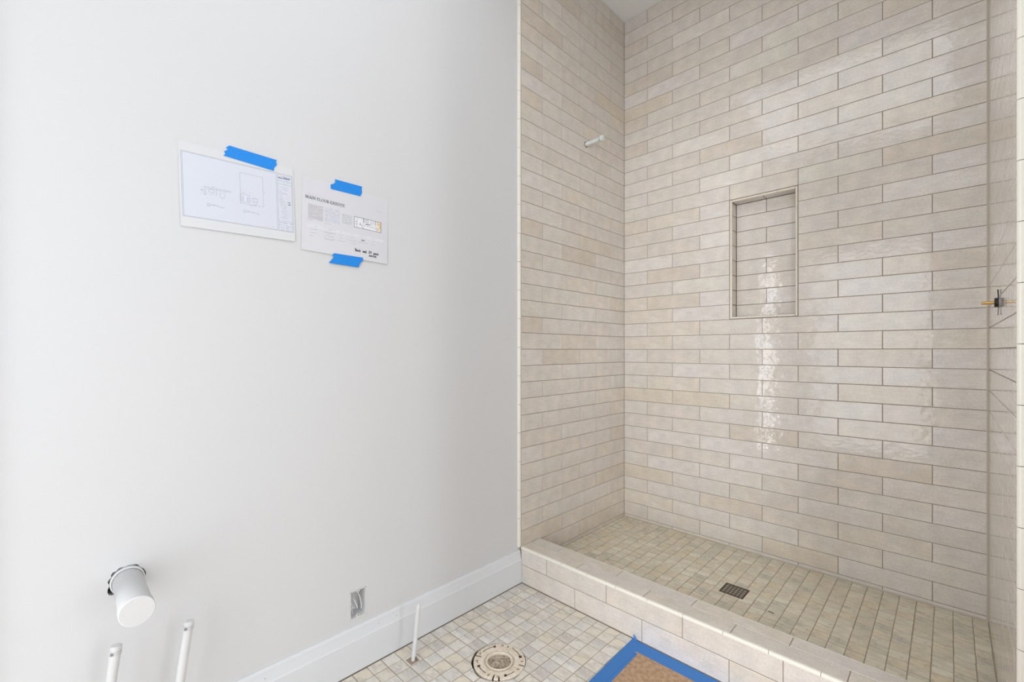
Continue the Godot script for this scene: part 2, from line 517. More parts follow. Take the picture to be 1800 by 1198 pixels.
func build_shower_walls() -> void:
	var back := {0: "cccmcc", 1: "cmcmc", 2: "blcmcm", 3: "cwcml", 4: "lmlmcc", 5: "bmlcl", 6: "llmwml", 7: "blwcb", 8: "bcmmll", 9: "llcwl", 10: "blmllw", 11: "lwlml", 12: "lmbcwl", 13: "clwlb", 14: "lcwlll", 15: "llmwb", 16: "bmlmml", 17: "mc.lw", 18: "cm.clm", 19: "wl.ml", 20: "cbl.cl", 21: "cw.lb", 22: "mblcll", 23: "mlccl", 24: "cmlmwl", 25: "mlcmm", 26: "lmlcbl", 27: "clllc", 28: "lmllbl", 29: "bbllm", 30: "cmclml", 31: "mcbll", 32: "cllcbl", 33: "mmlmc", 34: "clcmll", 35: "bcmcl", 36: "ccbmml", 37: "mclmc", 38: "mccbcc", 39: "mclcc"}
	var left := {0: "mccl", 1: "bcc", 2: "cmbl", 3: "ccl", 4: "mclb", 5: "clb", 6: "cclb", 7: "bml", 8: "mclb", 9: "cml", 10: "mmcb", 11: "mcl", 12: "cmcl", 13: "ccm", 14: "mclc", 15: "cml", 16: "cmlc", 17: "cmc", 18: "mbcb", 19: "cbl", 20: "mmcm", 21: "cml", 22: "bmlc", 23: "cll", 24: "lmcb", 25: "cbl", 26: "cmbl", 27: "mcl", 28: "cmcc", 29: "mcl", 30: "mccl", 31: "ccm", 32: "bcml", 33: "mcl", 34: "mcmc", 35: "bml", 36: "mccm", 37: "mmb", 38: "mbml", 39: "mmc"}
	var wb: Node3D = M.wb
	var wl: Node3D = M.wl
	var wr: Node3D = M.wr
	# beds behind the tiles of the side walls
	var il := wl.global_transform.affine_inverse()
	var r := box_between(Vector3(WX - 0.002, 0, -0.002), Vector3(-0.0015, CEIL, ZEND + 0.004))
	put("grout_bed", r[0], M.grout, wl, il * r[1])
	var ir := wr.global_transform.affine_inverse()
	r = box_between(Vector3(W + 0.0015, 0, -0.002), Vector3(W + 0.013, CEIL, 0.972))
	put("grout_bed", r[0], M.grout, wr, ir * r[1])
	for k in 40:
		var y1 := yk(k)
		var y0 := yk(k + 1)
		if k == 39: y0 = SF - 0.004
		var yc := (y0 + y1) / 2
		var h := y1 - y0
		# back wall
		var ed := row_edges(k, 10)
		for i in ed.size() - 1:
			var a: float = ed[i] * TL / 2
			var b: float = ed[i + 1] * TL / 2
			var c: String = back[k][mini(i, back[k].length() - 1)]
			if k >= 16 and k < 24:
				if a >= 2 * TL - 0.01 and b <= 3 * TL + 0.01: continue
				if a < 2 * TL and b > 2 * TL + 0.01: b = 2 * TL
				if b > 3 * TL and a < 3 * TL - 0.01: a = 3 * TL
			tile(wb, "tile", Basis.IDENTITY, Vector3((a + b) / 2, yc, 0), b - a, h, tone_mat(c))
		if k >= 16 and k < 24:
			# the rows broken by the niche leave half tiles beside it on every second row
			pass
		# left wall
		ed = row_edges(k, 6)
		for i in ed.size() - 1:
			var a2: float = ed[i] * TL / 2
			var b2: float = ed[i + 1] * TL / 2
			var c2: String = left[k][mini(i, left[k].length() - 1)]
			tile(wl, "tile", LEFT_B, Vector3(0, yc, (a2 + b2) / 2), b2 - a2, h, tone_mat(c2))
		# right wall
		ed = row_edges(k, 6)
		ed.append(6.33)
		for i in ed.size() - 1:
			var a3: float = ed[i] * TL / 2
			var b3: float = ed[i + 1] * TL / 2
			if b3 - a3 < 0.06 and k % 2 == 1: pass
			tile(wr, "tile", RIGHT_B, Vector3(W, yc, (a3 + b3) / 2), b3 - a3, h, tone_mat("."), 0.008, 0.002)
	build_niche(wb)
	# sealant in the right corner and along the foot of the back wall
	var ib := wb.global_transform.affine_inverse()
	var seal := simple(Color(0.74, 0.70, 0.64), 0.6)
	var wedge := PackedVector2Array([Vector2(0, 0), Vector2(0.0055, 0), Vector2(0.0018, 0.0018), Vector2(0, 0.0055)])
	put("sealant_bead", prism(wedge, SF, CEIL - 0.002), seal, wb, ib * Transform3D(Basis(Vector3(-1, 0, 0), Vector3(0, 0, 1), Vector3(0, 1, 0)), Vector3(W, 0, 0)))
	put("sealant_bead", prism(wedge, 0.001, W - 0.001), seal, wb, ib * Transform3D(Basis(Vector3(0, 0, 1), Vector3(0, 1, 0), Vector3(-1, 0, 0)) * Basis(Vector3(1, 0, 0), Vector3(0, 1, 0), Vector3(0, 0, 1)), Vector3(W, SF, 0)))
	# pencil liners that finish the tiled walls at the front
	var prof := PackedVector2Array([Vector2(0, -0.0115), Vector2(0.0145, -0.0115), Vector2(0.0145, -0.006), Vector2(0.0135, -0.0025), Vector2(0.011, 0.0), Vector2(0.007, 0.001), Vector2(0.002, 0.0005), Vector2(0, -0.001)])
	var seg := 0.1333
	var y := 1.367 - seg * 9
	while y < CEIL:
		var y0 := maxf(y, 0.1535)
		var y1 := minf(y + seg, CEIL)
		if y1 - y0 > 0.01:
			# profile x -> world z, profile y -> world x, extrusion -> world y
			var m := prism(prof, y0 + 0.0008, y1 - 0.0008)
			put("edge_liner", m, M.liner, wl, il * Transform3D(Basis(Vector3(0, 0, 1), Vector3(1, 0, 0), Vector3(0, 1, 0)), Vector3(0, 0, 0.9258)))
		y += seg
	y = 1.2324 - 0.1325 * 8
	while y < CEIL:
		var y0 := maxf(y, 0.171)
		var y1 := minf(y + 0.1325, CEIL)
		if y1 - y0 > 0.01:
			var pr := PackedVector2Array()
			for p in prof: pr.append(Vector2(p.x, -p.y))
			var m := prism(pr, y0 + 0.0008, y1 - 0.0008)
			put("edge_liner", m, M.liner, wr, ir * Transform3D(Basis(Vector3(0, 0, 1), Vector3(1, 0, 0), Vector3(0, 1, 0)), Vector3(W, 0, 0.9766)))
		y += 0.1325

func build_niche(wb: Node3D) -> void:
	var x0 := 2 * TL + 0.0022
	var x1 := 3 * TL - 0.0022
	var ytop := yk(16) - 0.003
	var ybot := yk(24) + 0.003
	var zb := -0.072
	var xi0 := x0 + 0.0085
	var xi1 := x1 - 0.0085
	var yi0 := ybot + 0.0085
	var yi1 := ytop - 0.0085
	var xm := (x0 + x1) / 2
	var tones := {16: "cc", 17: "l", 18: "ll", 19: "l", 20: "lm", 21: "m", 22: "ml", 23: "m"}
	for k in range(16, 24):
		var a := maxf(yk(k + 1), yi0)
		var b := minf(yk(k), yi1)
		var edges := [xi0, xm, xi1] if k % 2 == 0 else [xi0, xi1]
		for i in edges.size() - 1:
			tile(wb, "niche_tile", Basis.IDENTITY, Vector3((edges[i] + edges[i + 1]) / 2, (a + b) / 2, zb), edges[i + 1] - edges[i], b - a, tone_mat(tones[k][i]))
		tile(wb, "niche_tile", LEFT_B, Vector3(xi0, (a + b) / 2, zb / 2), -zb - 0.004, b - a, tone_mat("m"), 0.006, 0.0)
		tile(wb, "niche_tile", RIGHT_B, Vector3(xi1, (a + b) / 2, zb / 2), -zb - 0.004, b - a, tone_mat("c"), 0.006, 0.0)
	for i in 2:
		var a: float = [xi0, xm][i]
		var b: float = [xm, xi1][i]
		tile(wb, "niche_tile", Basis(Vector3(1, 0, 0), Vector3(0, 0, 1), Vector3(0, -1, 0)), Vector3((a + b) / 2, yi1, zb / 2), b - a, -zb - 0.004, tone_mat("c"), 0.006, 0.0)
		tile(wb, "niche_tile", UP_B, Vector3((a + b) / 2, yi0, zb / 2), b - a, -zb - 0.004, tone_mat("l"), 0.006, 0.0)
	# quarter round liners round the opening
	var inv := wb.global_transform.affine_inverse()
	var w := 0.0095
	var prof := PackedVector2Array([Vector2(0, -0.009), Vector2(w, -0.009), Vector2(w, -0.003), Vector2(w * 0.8, 0.0), Vector2(w * 0.5, 0.0012), Vector2(w * 0.15, 0.0008), Vector2(0, -0.0005)])
	var along_y := func(x: float, side: float, ys: Array):
		for i in ys.size() - 1:
			var p2 := PackedVector2Array()
			for p in prof: p2.append(Vector2(p.x * side, p.y))
			# profile x -> world x, profile y -> world z, extrusion -> world -y
			put("niche_liner", prism(p2, -ys[i + 1] + 0.0006, -ys[i] - 0.0006), M.liner_niche, wb, inv * Transform3D(Basis(Vector3(1, 0, 0), Vector3(0, 0, 1), Vector3(0, -1, 0)), Vector3(x, 0, 0)))
	along_y.call(x0, 1.0, [ybot, 1.3596, 1.4912, 1.6256, 1.7587, ytop])
	along_y.call(x1, -1.0, [ybot, 1.3576, 1.490, 1.626, 1.760, ytop])
	var along_x := func(y: float, side: float, xs: Array):
		for i in xs.size() - 1:
			var p2 := PackedVector2Array()
			for p in prof: p2.append(Vector2(p.y, p.x * side))
			# profile x -> world z, profile y -> world y, extrusion -> world -x
			put("niche_liner", prism(p2, -xs[i + 1] + 0.0006, -xs[i] - 0.0006), M.liner_niche, wb, inv * Transform3D(Basis(Vector3(0, 0, 1), Vector3(0, 1, 0), Vector3(-1, 0, 0)), Vector3(0, y, 0)))
	along_x.call(ytop, -1.0, [x0 + w, 0.703, 0.836, x1 - w])
	along_x.call(ybot, 1.0, [x0 + w, 0.703, 0.835, x1 - w])

# ------------------------------------------------------------------ curb
func build_curb() -> void:
	var z1 := 0.9265
	var z0 := 0.793
	var c := slab("shower_curb", Vector3(0.0, 0, z0 + 0.008), Vector3(W, CURB_H - 0.0015, z1 - 0.0015), M.grout, self)
	var inv := c.global_transform.affine_inverse()
	# front face, two rows
	for row in 2:
		var ed := row_edges(1 if row == 0 else 0, 10)
		for i in ed.size() - 1:
			var a: float = ed[i] * TL / 2
			var b: float = ed[i + 1] * TL / 2
			a = maxf(a, 0.0165 if false else 0.0)
			var y0 := 0.001 if row == 0 else 0.085
			var y1 := 0.085 if row == 0 else 0.1585
			tile(c, "tile", Basis.IDENTITY, Vector3((a + b) / 2, (y0 + y1) / 2, z1), b - a, y1 - y0, tone_mat(["l", "c", "l", "m", "l", "c"][(i + row) % 6]))
	# inner face
	var ei := row_edges(1, 10)
	for i in ei.size() - 1:
		var a: float = ei[i] * TL / 2
		var b: float = ei[i + 1] * TL / 2
		tile(c, "tile", Basis(Vector3(-1, 0, 0), Vector3(0, 1, 0), Vector3(0, 0, -1)), Vector3((a + b) / 2, 0.115, z0), b - a, 0.092, tone_mat("."))
	# top, two rows
	for row in 2:
		var ed := row_edges(row + 1, 10)
		for i in ed.size() - 1:
			var a: float = ed[i] * TL / 2
			var b: float = ed[i + 1] * TL / 2
			var za := 0.7945 if row == 1 else 0.854
			var zb := 0.854 if row == 1 else 0.9178
			tile(c, "tile", UP_B, Vector3((a + b) / 2, CURB_H, (za + zb) / 2), b - a, zb - za, tone_mat(["m", "c", "m", "c", "m", "c"][(i + row) % 6]), 0.008, 0.001)
	# liner along the front edge
	var prof := PackedVector2Array([Vector2(0.0, 0.0), Vector2(0.0108, 0.0), Vector2(0.0108, 0.0040), Vector2(0.0102, 0.0066), Vector2(0.0078, 0.0090), Vector2(0.0040, 0.0102), Vector2(0.0, 0.0102)])
	var xs := [0.0]
	var x := 0.1035
	while x < W:
		xs.append(x)
		x += 0.1337
	xs.append(W)
	for i in xs.size() - 1:
		# profile x -> world z, y -> world y, extrusion -> -x
		put("edge_liner", prism(prof, -xs[i + 1] + 0.0007, -xs[i] - 0.0007), M.liner, c, inv * Transform3D(Basis(Vector3(0, 0, 1), Vector3(0, 1, 0), Vector3(-1, 0, 0)), Vector3(0, 0.1582, 0.9180)))
	# added strip on the shower side: painted glint of the glazed tile edge
	var r := box_between(Vector3(0.0005, CURB_H - 0.006, z0 - 0.0003), Vector3(W - 0.0005, CURB_H + 0.0002, z0 + 0.0009))
	put("glint_strip", r[0], M.edge_glint, c, inv * r[1])

# ------------------------------------------------------------------ floors
func mosaic(parent: Node, which: String, y: float, xs: Array, zs: Array, keep: Callable, cuts: Array, stuff_sets: Array) -> void:
	var inv: Transform3D = parent.global_transform.affine_inverse()
	for i in xs.size() - 1:
		for j in zs.size() - 1:
			var a: float = xs[i]
			var b: float = xs[i + 1]
			var c: float = zs[j]
			var d: float = zs[j + 1]
			var n: int = rng.randi() % 20
			var jit := Vector3(rng.randf_range(-0.0005, 0.0005), rng.randf_range(-0.0004, 0.0003), rng.randf_range(-0.0005, 0.0005))
			var w := b - a - 0.0028
			var h := d - c - 0.0030
			if w < 0.006 or h < 0.006: continue
			var at := Vector3((a + b) / 2, y, (c + d) / 2) + jit
			var tilt := Basis(Vector3.RIGHT, rng.randf_range(-0.003, 0.003)) * Basis(Vector3.BACK, rng.randf_range(-0.003, 0.003))
			var cut := PackedVector2Array()
			for cc in cuts:
				var bb := PackedVector2Array([Vector2(a, c), Vector2(b, c), Vector2(b, d), Vector2(a, d)])
				if Geometry2D.intersect_polygons(bb, cc).size(): cut = cc
			var t := Transform3D(tilt * UP_B, at)
			if cut.size():
				var poly := PackedVector2Array()
				for p in [Vector2(-w / 2, -h / 2), Vector2(w / 2, -h / 2), Vector2(w / 2, h / 2), Vector2(-w / 2, h / 2)]: poly.append(p)
				var local := PackedVector2Array()
				for p in cut: local.append(Vector2(p.x - at.x, -(p.y - at.z)))
				for piece in Geometry2D.clip_polygons(poly, local):
					if Geometry2D.is_polygon_clockwise(piece): continue
					var area := 0.0
					for q in piece.size(): area += piece[q].cross(piece[(q + 1) % piece.size()]) * 0.5
					if absf(area) < 2e-5: continue
					var whole := true
					for pr in Geometry2D.clip_polygons(poly, local): 
						if Geometry2D.is_polygon_clockwise(pr): whole = false
					if not whole:
						# a hole inside the tile: split it in two through the hole's middle
						var mid := Vector2.ZERO
						for q in local: mid += q
						mid /= local.size()
						for half in [PackedVector2Array([Vector2(-w / 2, -h / 2), Vector2(mid.x, -h / 2), Vector2(mid.x, h / 2), Vector2(-w / 2, h / 2)]), PackedVector2Array([Vector2(mid.x, -h / 2), Vector2(w / 2, -h / 2), Vector2(w / 2, h / 2), Vector2(mid.x, h / 2)])]:
							for pc in Geometry2D.clip_polygons(half, local): put("mosaic_tile", prism(pc, -0.008, 0.0), mosaic_mats[which][n], parent, inv * t)
					else:
						put("mosaic_tile", prism(piece, -0.008, 0.0), mosaic_mats[which][n], parent, inv * t)
				continue
			var m := tile_mesh(w, h, 0.008, 0.0006)
			if keep.call(at):
				put("mosaic_tile", m, mosaic_mats[which][n], parent, inv * t)
			else:
				var k := n % 10
				if stuff_sets[k] == null:
					stuff_sets[k] = SurfaceTool.new()
					stuff_sets[k].begin(Mesh.PRIMITIVE_TRIANGLES)
				stuff_sets[k].append_from(m, 0, inv * t)
	var am := ArrayMesh.new()
	for k in 10:
		if stuff_sets[k]:
			stuff_sets[k].commit(am)
			am.surface_set_material(am.get_surface_count() - 1, mosaic_mats[which][k])
	if am.get_surface_count():
		var s := put("mosaic_tiles", am, null, parent)
		s.set_meta("kind", "stuff")

func circle(c: Vector2, r: float, n := 48, wob := 0.0) -> PackedVector2Array:
	var p := PackedVector2Array()
	for i in n:
		var a := TAU * i / n
		p.append(c + Vector2(cos(a), sin(a)) * (r + wob * (sin(a * 5.0 + 0.6) * 0.6 + sin(a * 9.0) * 0.4)))
	return p

func build_floors() -> void:
	var f := CSGBox3D.new()
	f.name = "floor"
	f.size = Vector3(W + 0.14, 0.12, ROOM_Z + 0.3)
	f.position = Vector3(W / 2, -0.0010 - 0.06, (ROOM_Z + 0.3) / 2 - 0.15)
	f.material = M.floor_grout
	tag(f, "", "", "", "structure")
	var well := CSGCylinder3D.new()
	well.name = "flange_well"
	well.operation = CSGShape3D.OPERATION_SUBTRACTION
	well.radius = 0.097
	well.height = 0.1
	well.sides = 48
	well.position = Vector3(0.309, 0.0, 1.3675) - f.position
	well.material = M.brown_grout
	f.add_child(well)
	add_child(f)
	var xs := [-0.004]
	var x := 0.0575
	xs[0] = 0.005
	while x < W + 0.01:
		xs.append(x)
		x += MP
	xs[xs.size() - 1] = W + 0.008
	var zs := [0.9285]
	var z := 0.9685
	while z < ROOM_Z:
		zs.append(z)
		z += MP
	zs.append(ROOM_Z)
	var near := func(p: Vector3) -> bool: return p.x + (p.z - 0.925) * 1.02 < 1.08
	var cuts := [circle(Vector2(0.3085, 1.3678), 0.0955, 40, 0.0025), PackedVector2Array([Vector2(0.070, 1.556), Vector2(0.106, 1.556), Vector2(0.106, 1.592), Vector2(0.070, 1.592)])]
	var sets := []
	sets.resize(10)
	mosaic(f, "room", 0.0, xs, zs, near, cuts, sets)
	put("grout_patch", box_mesh(Vector3(0.035, 0.004, 0.035)), simple(Color(0.63, 0.565, 0.49), 0.95), f, f.global_transform.affine_inverse() * Transform3D(Basis.IDENTITY, Vector3(0.088, -0.0025, 1.574)))
	# shower floor
	var s := slab("floor_shower", Vector3(-0.005, 0.0, -0.005), Vector3(W + 0.005, SF - 0.0010, 0.80), M.floor_grout, self)
	var sx := [0.001]
	x = 1.235 - MP * 23
	while x < W - 0.006:
		if x > 0.008: sx.append(x)
		x += MP
	sx.append(W - 0.001)
	var sz := [0.001]
	z = 0.0345
	while z < 0.79:
		sz.append(z)
		z += MP
	sz.append(0.793)
	var dists := []
	for i in sx.size() - 1:
		for j in sz.size() - 1:
			var p := Vector2((sx[i] + sx[i + 1]) / 2, (sz[j] + sz[j + 1]) / 2)
			if p.y < 0.63: dists.append(p.distance_to(Vector2(1.434, 2.446)))
	dists.sort()
	var far: float = dists[mini(285, dists.size() - 1)]
	var keep := func(p: Vector3) -> bool: return p.z < 0.63 and Vector2(p.x, p.z).distance_to(Vector2(1.434, 2.446)) < far
	var drain := PackedVector2Array([Vector2(0.7345, 0.3895), Vector2(0.8295, 0.3895), Vector2(0.8295, 0.4845), Vector2(0.7345, 0.4845)])
	var sets2 := []
	sets2.resize(10)
	mosaic(s, "shower", SF, sx, sz, keep, [drain], sets2)

# ------------------------------------------------------------------ taped sheets
func line(im: Image, a: Vector2, b: Vector2, c: Color, w := 1.0) -> void:
	# mm in, 4 px per mm
	var p := a * 4.0
	var q := b * 4.0
	var n := int(maxf(absf(q.x - p.x), absf(q.y - p.y))) + 1
	for i in n + 1:
		var s := p.lerp(q, float(i) / n)
		im.fill_rect(Rect2i(int(s.x - w / 2), int(s.y - w / 2), int(maxf(1, w)), int(maxf(1, w))), c)

func lines(im: Image, pts: Array, c: Color, w := 1.0) -> void:
	for i in pts.size() - 1: line(im, pts[i], pts[i + 1], c, w)

func frame_mm(im: Image, x0: float, y0: float, x1: float, y1: float, c: Color, w := 1.0) -> void:
	lines(im, [Vector2(x0, y0), Vector2(x1, y0), Vector2(x1, y1), Vector2(x0, y1), Vector2(x0, y0)], c, w)

func fill_mm(im: Image, x0: float, y0: float, x1: float, y1: float, c: Color) -> void:
	im.fill_rect(Rect2i(int(x0 * 4), int(y0 * 4), int((x1 - x0) * 4), int((y1 - y0) * 4)), c)

func ellipse_mm(im: Image, c: Vector2, rx: float, ry: float, col: Color, a0 := 0.0, a1 := TAU, w := 1.0) -> void:
	var p := []
	for i in 25:
		var a := lerpf(a0, a1, i / 24.0)
		p.append(c + Vector2(cos(a) * rx, sin(a) * ry))
	lines(im, p, col, w)

# small print that cannot be read in the photograph: a row of short uneven strokes
func small_print(im: Image, x: float, y: float, len_mm: float, h: float, c: Color) -> void:
	var px := x
	while px < x + len_mm:
		var w := rng.randf_range(0.4, 0.9)
		if rng.randf() < 0.82: fill_mm(im, px, y - h * rng.randf_range(0.5, 1.0), px + w, y, c)
		px += w + 0.3

func sheet_mesh(w: float, h: float, curl: float) -> Mesh:
	# thin sheet in the local xy plane, its lower edge lifting a little
	var st := SurfaceTool.new()
	st.begin(Mesh.PRIMITIVE_TRIANGLES)
	var n := 10
	for i in n:
		for j in n:
			var c := []
			var uv := []
			for o in [[0, 0], [1, 0], [1, 1], [0, 1]]:
				var u: float = (i + o[0]) / float(n)
				var v: float = (j + o[1]) / float(n)
				c.append(Vector3((u - 0.5) * w, (v - 0.5) * h, 0.0006 + curl * pow(1.0 - v, 2.0) * (0.5 + 0.5 * u)))
				uv.append(Vector2(u, 1.0 - v))
			quad(st, c[0], c[1], c[2], c[3], uv)
			var d := Vector3(0, 0, -0.0003)
			quad(st, c[3] + d, c[2] + d, c[1] + d, c[0] + d, [uv[3], uv[2], uv[1], uv[0]])
	return st.commit()

func print_mat(im: Image, rough := 0.6) -> StandardMaterial3D:
	im.generate_mipmaps()
	var m := simple(Color(1, 1, 1), rough)
	m.albedo_texture = ImageTexture.create_from_image(im)
	return m

func text(called: String, s: String, font_name: String, h_mm: float, pos_mm: Vector2, sheet: Vector2, parent: Node, mat: Material, squeeze := 1.0, width_mm := 0.0, bold := false) -> void:
	var tm := TextMesh.new()
	tm.text = s
	var f := SystemFont.new()
	f.font_names = PackedStringArray([font_name])
	if bold: f.font_weight = 700
	tm.font = f
	tm.font_size = 64
	tm.depth = 0.02
	tm.pixel_size = 1.0 / 64.0 / 0.72
	tm.horizontal_alignment = HORIZONTAL_ALIGNMENT_LEFT
	tm.vertical_alignment = VERTICAL_ALIGNMENT_BOTTOM
	var sc := h_mm / 1000.0
	var ab := tm.get_aabb()
	var sx := sc * squeeze
	if width_mm > 0.0: sx = width_mm / 1000.0 / ab.size.x
	put(called, tm, mat, parent, Transform3D(Basis(Vector3(sx, 0, 0), Vector3(0, h_mm / 1000.0 / ab.size.y, 0), Vector3(0, 0, 0.008)), Vector3(pos_mm.x / 1000.0 - sheet.x / 2 - ab.position.x * sx, sheet.y / 2 - pos_mm.y / 1000.0 - ab.position.y * (h_mm / 1000.0 / ab.size.y), 0.0009 + 0.0028 * pow(pos_mm.y / 1000.0 / sheet.y, 2.0))))

func torn_strip(pts: Array, ends: Array) -> PackedVector2Array:
	# pts: four corners; the first and third edges are clean, the short ends are torn
	var p := PackedVector2Array()
	for q in pts: p.append(q)
	return p

func build_papers() -> void:
	# --- the drawing
	var sa := Vector2(0.287, 0.223)
	var im := Image.create(1148, 892, false, Image.FORMAT_RGB8)
	var paper := Color(0.87, 0.871, 0.877)
	im.fill(paper)
	fill_mm(im, 5, 24, 283, 196, Color(0.855, 0.867, 0.905))
	var ink := Color(0.42, 0.455, 0.52)
	var mid := Color(0.50, 0.52, 0.57)
	var soft := Color(0.63, 0.65, 0.70)
	frame_mm(im, 5.5, 24, 283, 196.3, ink, 2)
	frame_mm(im, 8, 26.3, 238, 194.3, ink, 2)
	frame_mm(im, 241.5, 27, 281.5, 195.5, mid, 2)
	# plan with basin and toilet
	lines(im, [Vector2(119, 107.6), Vector2(54.6, 108), Vector2(54.6, 130.4), Vector2(58.6, 130.4), Vector2(58.6, 111.2), Vector2(119, 110.8)], ink, 2)
	lines(im, [Vector2(83.4, 111), Vector2(83.4, 126.2)], ink, 2)
	lines(im, [Vector2(59, 126.2), Vector2(83.4, 126.2)], soft, 1)
	ellipse_mm(im, Vector2(71.8, 117.3), 7.2, 5.4, mid, 0, TAU, 2)
	for p in [Vector2(68, 116), Vector2(72, 115), Vector2(75, 117), Vector2(71, 119)]: fill_mm(im, p.x, p.y, p.x + 1.2, p.y + 1.2, mid)
	frame_mm(im, 90.3, 113.8, 104.2, 118.2, mid, 1)
	ellipse_mm(im, Vector2(97.2, 118.5), 6.0, 13.6, mid, 0.05, PI - 0.05, 2)
	fill_mm(im, 74, 103.5, 77.5, 104.5, ink)
	for k in 4: fill_mm(im, 48.5, 110 + k * 6, 50, 111 + k * 6, mid)
	fill_mm(im, 46.5, 118.6, 52, 119.6, ink)
	ellipse_mm(im, Vector2(64.5, 156), 3.6, 3.6, mid, 0, TAU, 2)
	small_print(im, 63.2, 157.5, 3, 2.4, mid)
	small_print(im, 69.5, 155.5, 18, 2.4, mid)
	line(im, Vector2(60, 156.6), Vector2(88, 156.6), soft)
	small_print(im, 87, 158.4, 15, 2.2, mid)
	# elevation with cabinet and toilet
	frame_mm(im, 141.6, 48.3, 200.8, 134.6, mid, 2)
	line(im, Vector2(141.6, 48.3), Vector2(141.6, 136.2), ink, 2)
	frame_mm(im, 142, 108, 165.6, 129.9, mid, 2)
	fill_mm(im, 144, 113.8, 151.6, 127.3, Color(0.80, 0.81, 0.89))
	fill_mm(im, 155.4, 114, 163.2, 127.5, Color(0.80, 0.81, 0.89))
	fill_mm(im, 152, 114, 155, 127.3, Color(0.94, 0.92, 0.89))
	frame_mm(im, 172.2, 114, 185.2, 123.3, mid, 2)
	line(im, Vector2(172.2, 116.2), Vector2(185.2, 116.2), soft, 2)
	lines(im, [Vector2(174.8, 123.3), Vector2(176.5, 132), Vector2(182.6, 132), Vector2(183.2, 123.3)], mid, 2)
	small_print(im, 146, 101.5, 28, 0.9, soft)
	for p in [[165.5, 135.5], [170.5, 136], [178, 135.5], [203.5, 92], [146, 104], [150, 103.6]]: fill_mm(im, p[0], p[1], p[0] + 2.4, p[1] + 1.2, ink)
	for k in 5: fill_mm(im, 137.5, 111 + k * 4.5, 138.7, 112 + k * 4.5, mid)
	ellipse_mm(im, Vector2(151.5, 157), 3.6, 3.6, mid, 0, TAU, 2)
	small_print(im, 156.5, 156.5, 22, 2.4, mid)
	line(im, Vector2(147, 157.6), Vector2(177, 157.6), soft)
	small_print(im, 180, 159.2, 10, 2.2, mid)
	# title block
	var navy := Color(0.36, 0.38, 0.52)
	fill_mm(im, 243, 36, 256, 38.6, navy)
	lines(im, [Vector2(243, 35), Vector2(250, 32.6), Vector2(258, 31.4), Vector2(268, 32)], navy, 2)
	for k in 5: fill_mm(im, 258 + k * 3.4, 33.2, 260.6 + k * 3.4, 39, navy.lerp(paper, 0.25 * (k % 2)))
	fill_mm(im, 275.5, 31, 277, 38, navy)
	lines(im, [Vector2(242, 47), Vector2(247, 45), Vector2(250, 46.5), Vector2(254, 45), Vector2(258, 46.5), Vector2(262, 45.2)], navy, 2)
	lines(im, [Vector2(266, 46.4), Vector2(267, 42.6), Vector2(269, 46.4), Vector2(272, 44.6), Vector2(274, 46.6), Vector2(279, 45.4)], navy, 2)
	small_print(im, 256, 53, 10, 1.6, mid)
	line(im, Vector2(241.5, 55), Vector2(281.5, 55), mid, 2)
	small_print(im, 247, 66, 27, 1.8, soft)
	small_print(im, 251, 72, 20, 1.8, soft)
	var yy := 78.0
	for k in 17:
		small_print(im, [243.0, 245.0, 246.0, 246.0, 247.0, 243.5, 246.0, 246.0, 247.0, 247.0, 252.0, 253.0, 249.0, 249.0, 248.0, 248.0, 249.0][k], yy, [11.0, 22, 9, 11, 8, 13, 15, 18, 17, 18, 12, 12, 14, 17, 16, 15, 19][k], 1.7, mid)
		if k > 0 and k < 16: line(im, Vector2(264, yy), Vector2(279, yy), soft, 1)
		yy += 5.0
	fill_mm(im, 269, 106, 277, 108, ink)
	fill_mm(im, 270, 112, 277, 115, ink)
	lines(im, [Vector2(241.5, 165.8), Vector2(281.5, 165.8)], mid, 2)
	small_print(im, 242.5, 172, 14, 2.6, navy)
	small_print(im, 258, 172.4, 8, 2.6, navy)
	small_print(im, 272, 172.4, 9, 2.2, navy)
	frame_mm(im, 241.5, 177.5, 263.5, 195.5, mid, 2)
	frame_mm(im, 266, 180, 281.5, 195.5, mid, 2)
	frame_mm(im, 269.5, 182.5, 277.5, 193, soft, 2)
	small_print(im, 245, 184, 14, 1.6, mid)
	small_print(im, 245, 188.4, 14, 1.6, mid)
	small_print(im, 248, 194, 9, 1.8, navy)
	small_print(im, 204, 189, 27, 2.2, Color(0.90, 0.72, 0.72))
	var da := thing("drawing_sheet", "white sheet with a line drawing of a vanity and toilet inside a double border", "drawing", Vector3(WX + 0.0005, 1.5289, 2.0788))
	da.basis = LEFT_B * Basis(Vector3(0, 0, 1), 0.027)
	put("printed_sheet", sheet_mesh(sa.x, sa.y, 0.0022), print_mat(im), da)
	# --- the laminated finish schedule
	var sb := Vector2(0.296, 0.2315)
	im = Image.create(1184, 926, false, Image.FORMAT_RGB8)
	im.fill(Color(0.87, 0.87, 0.874))
	fill_mm(im, 5, 5, 291, 226, Color(0.865, 0.865, 0.885))
	frame_mm(im, 3, 3, 293, 228.5, Color(0.88, 0.88, 0.89), 2)
	small_print(im, 15.5, 52, 53, 1.1, Color(0.6, 0.6, 0.63))
	# two tile swatches
	fill_mm(im, 18, 82, 66, 130, Color(0.80, 0.785, 0.805))
	var nz := noise(91, 0.02, 3)
	for y in range(82 * 4, 130 * 4):
		for x in range(18 * 4, 66 * 4):
			var v := 0.795 + 0.05 * nz.get_noise_2d(x * 0.35, y * 2.0)
			if (y / 4 - 82) % 12 == 0: v -= 0.02
			im.set_pixel(x, y, Color(v + 0.008, v - 0.005, v + 0.015))
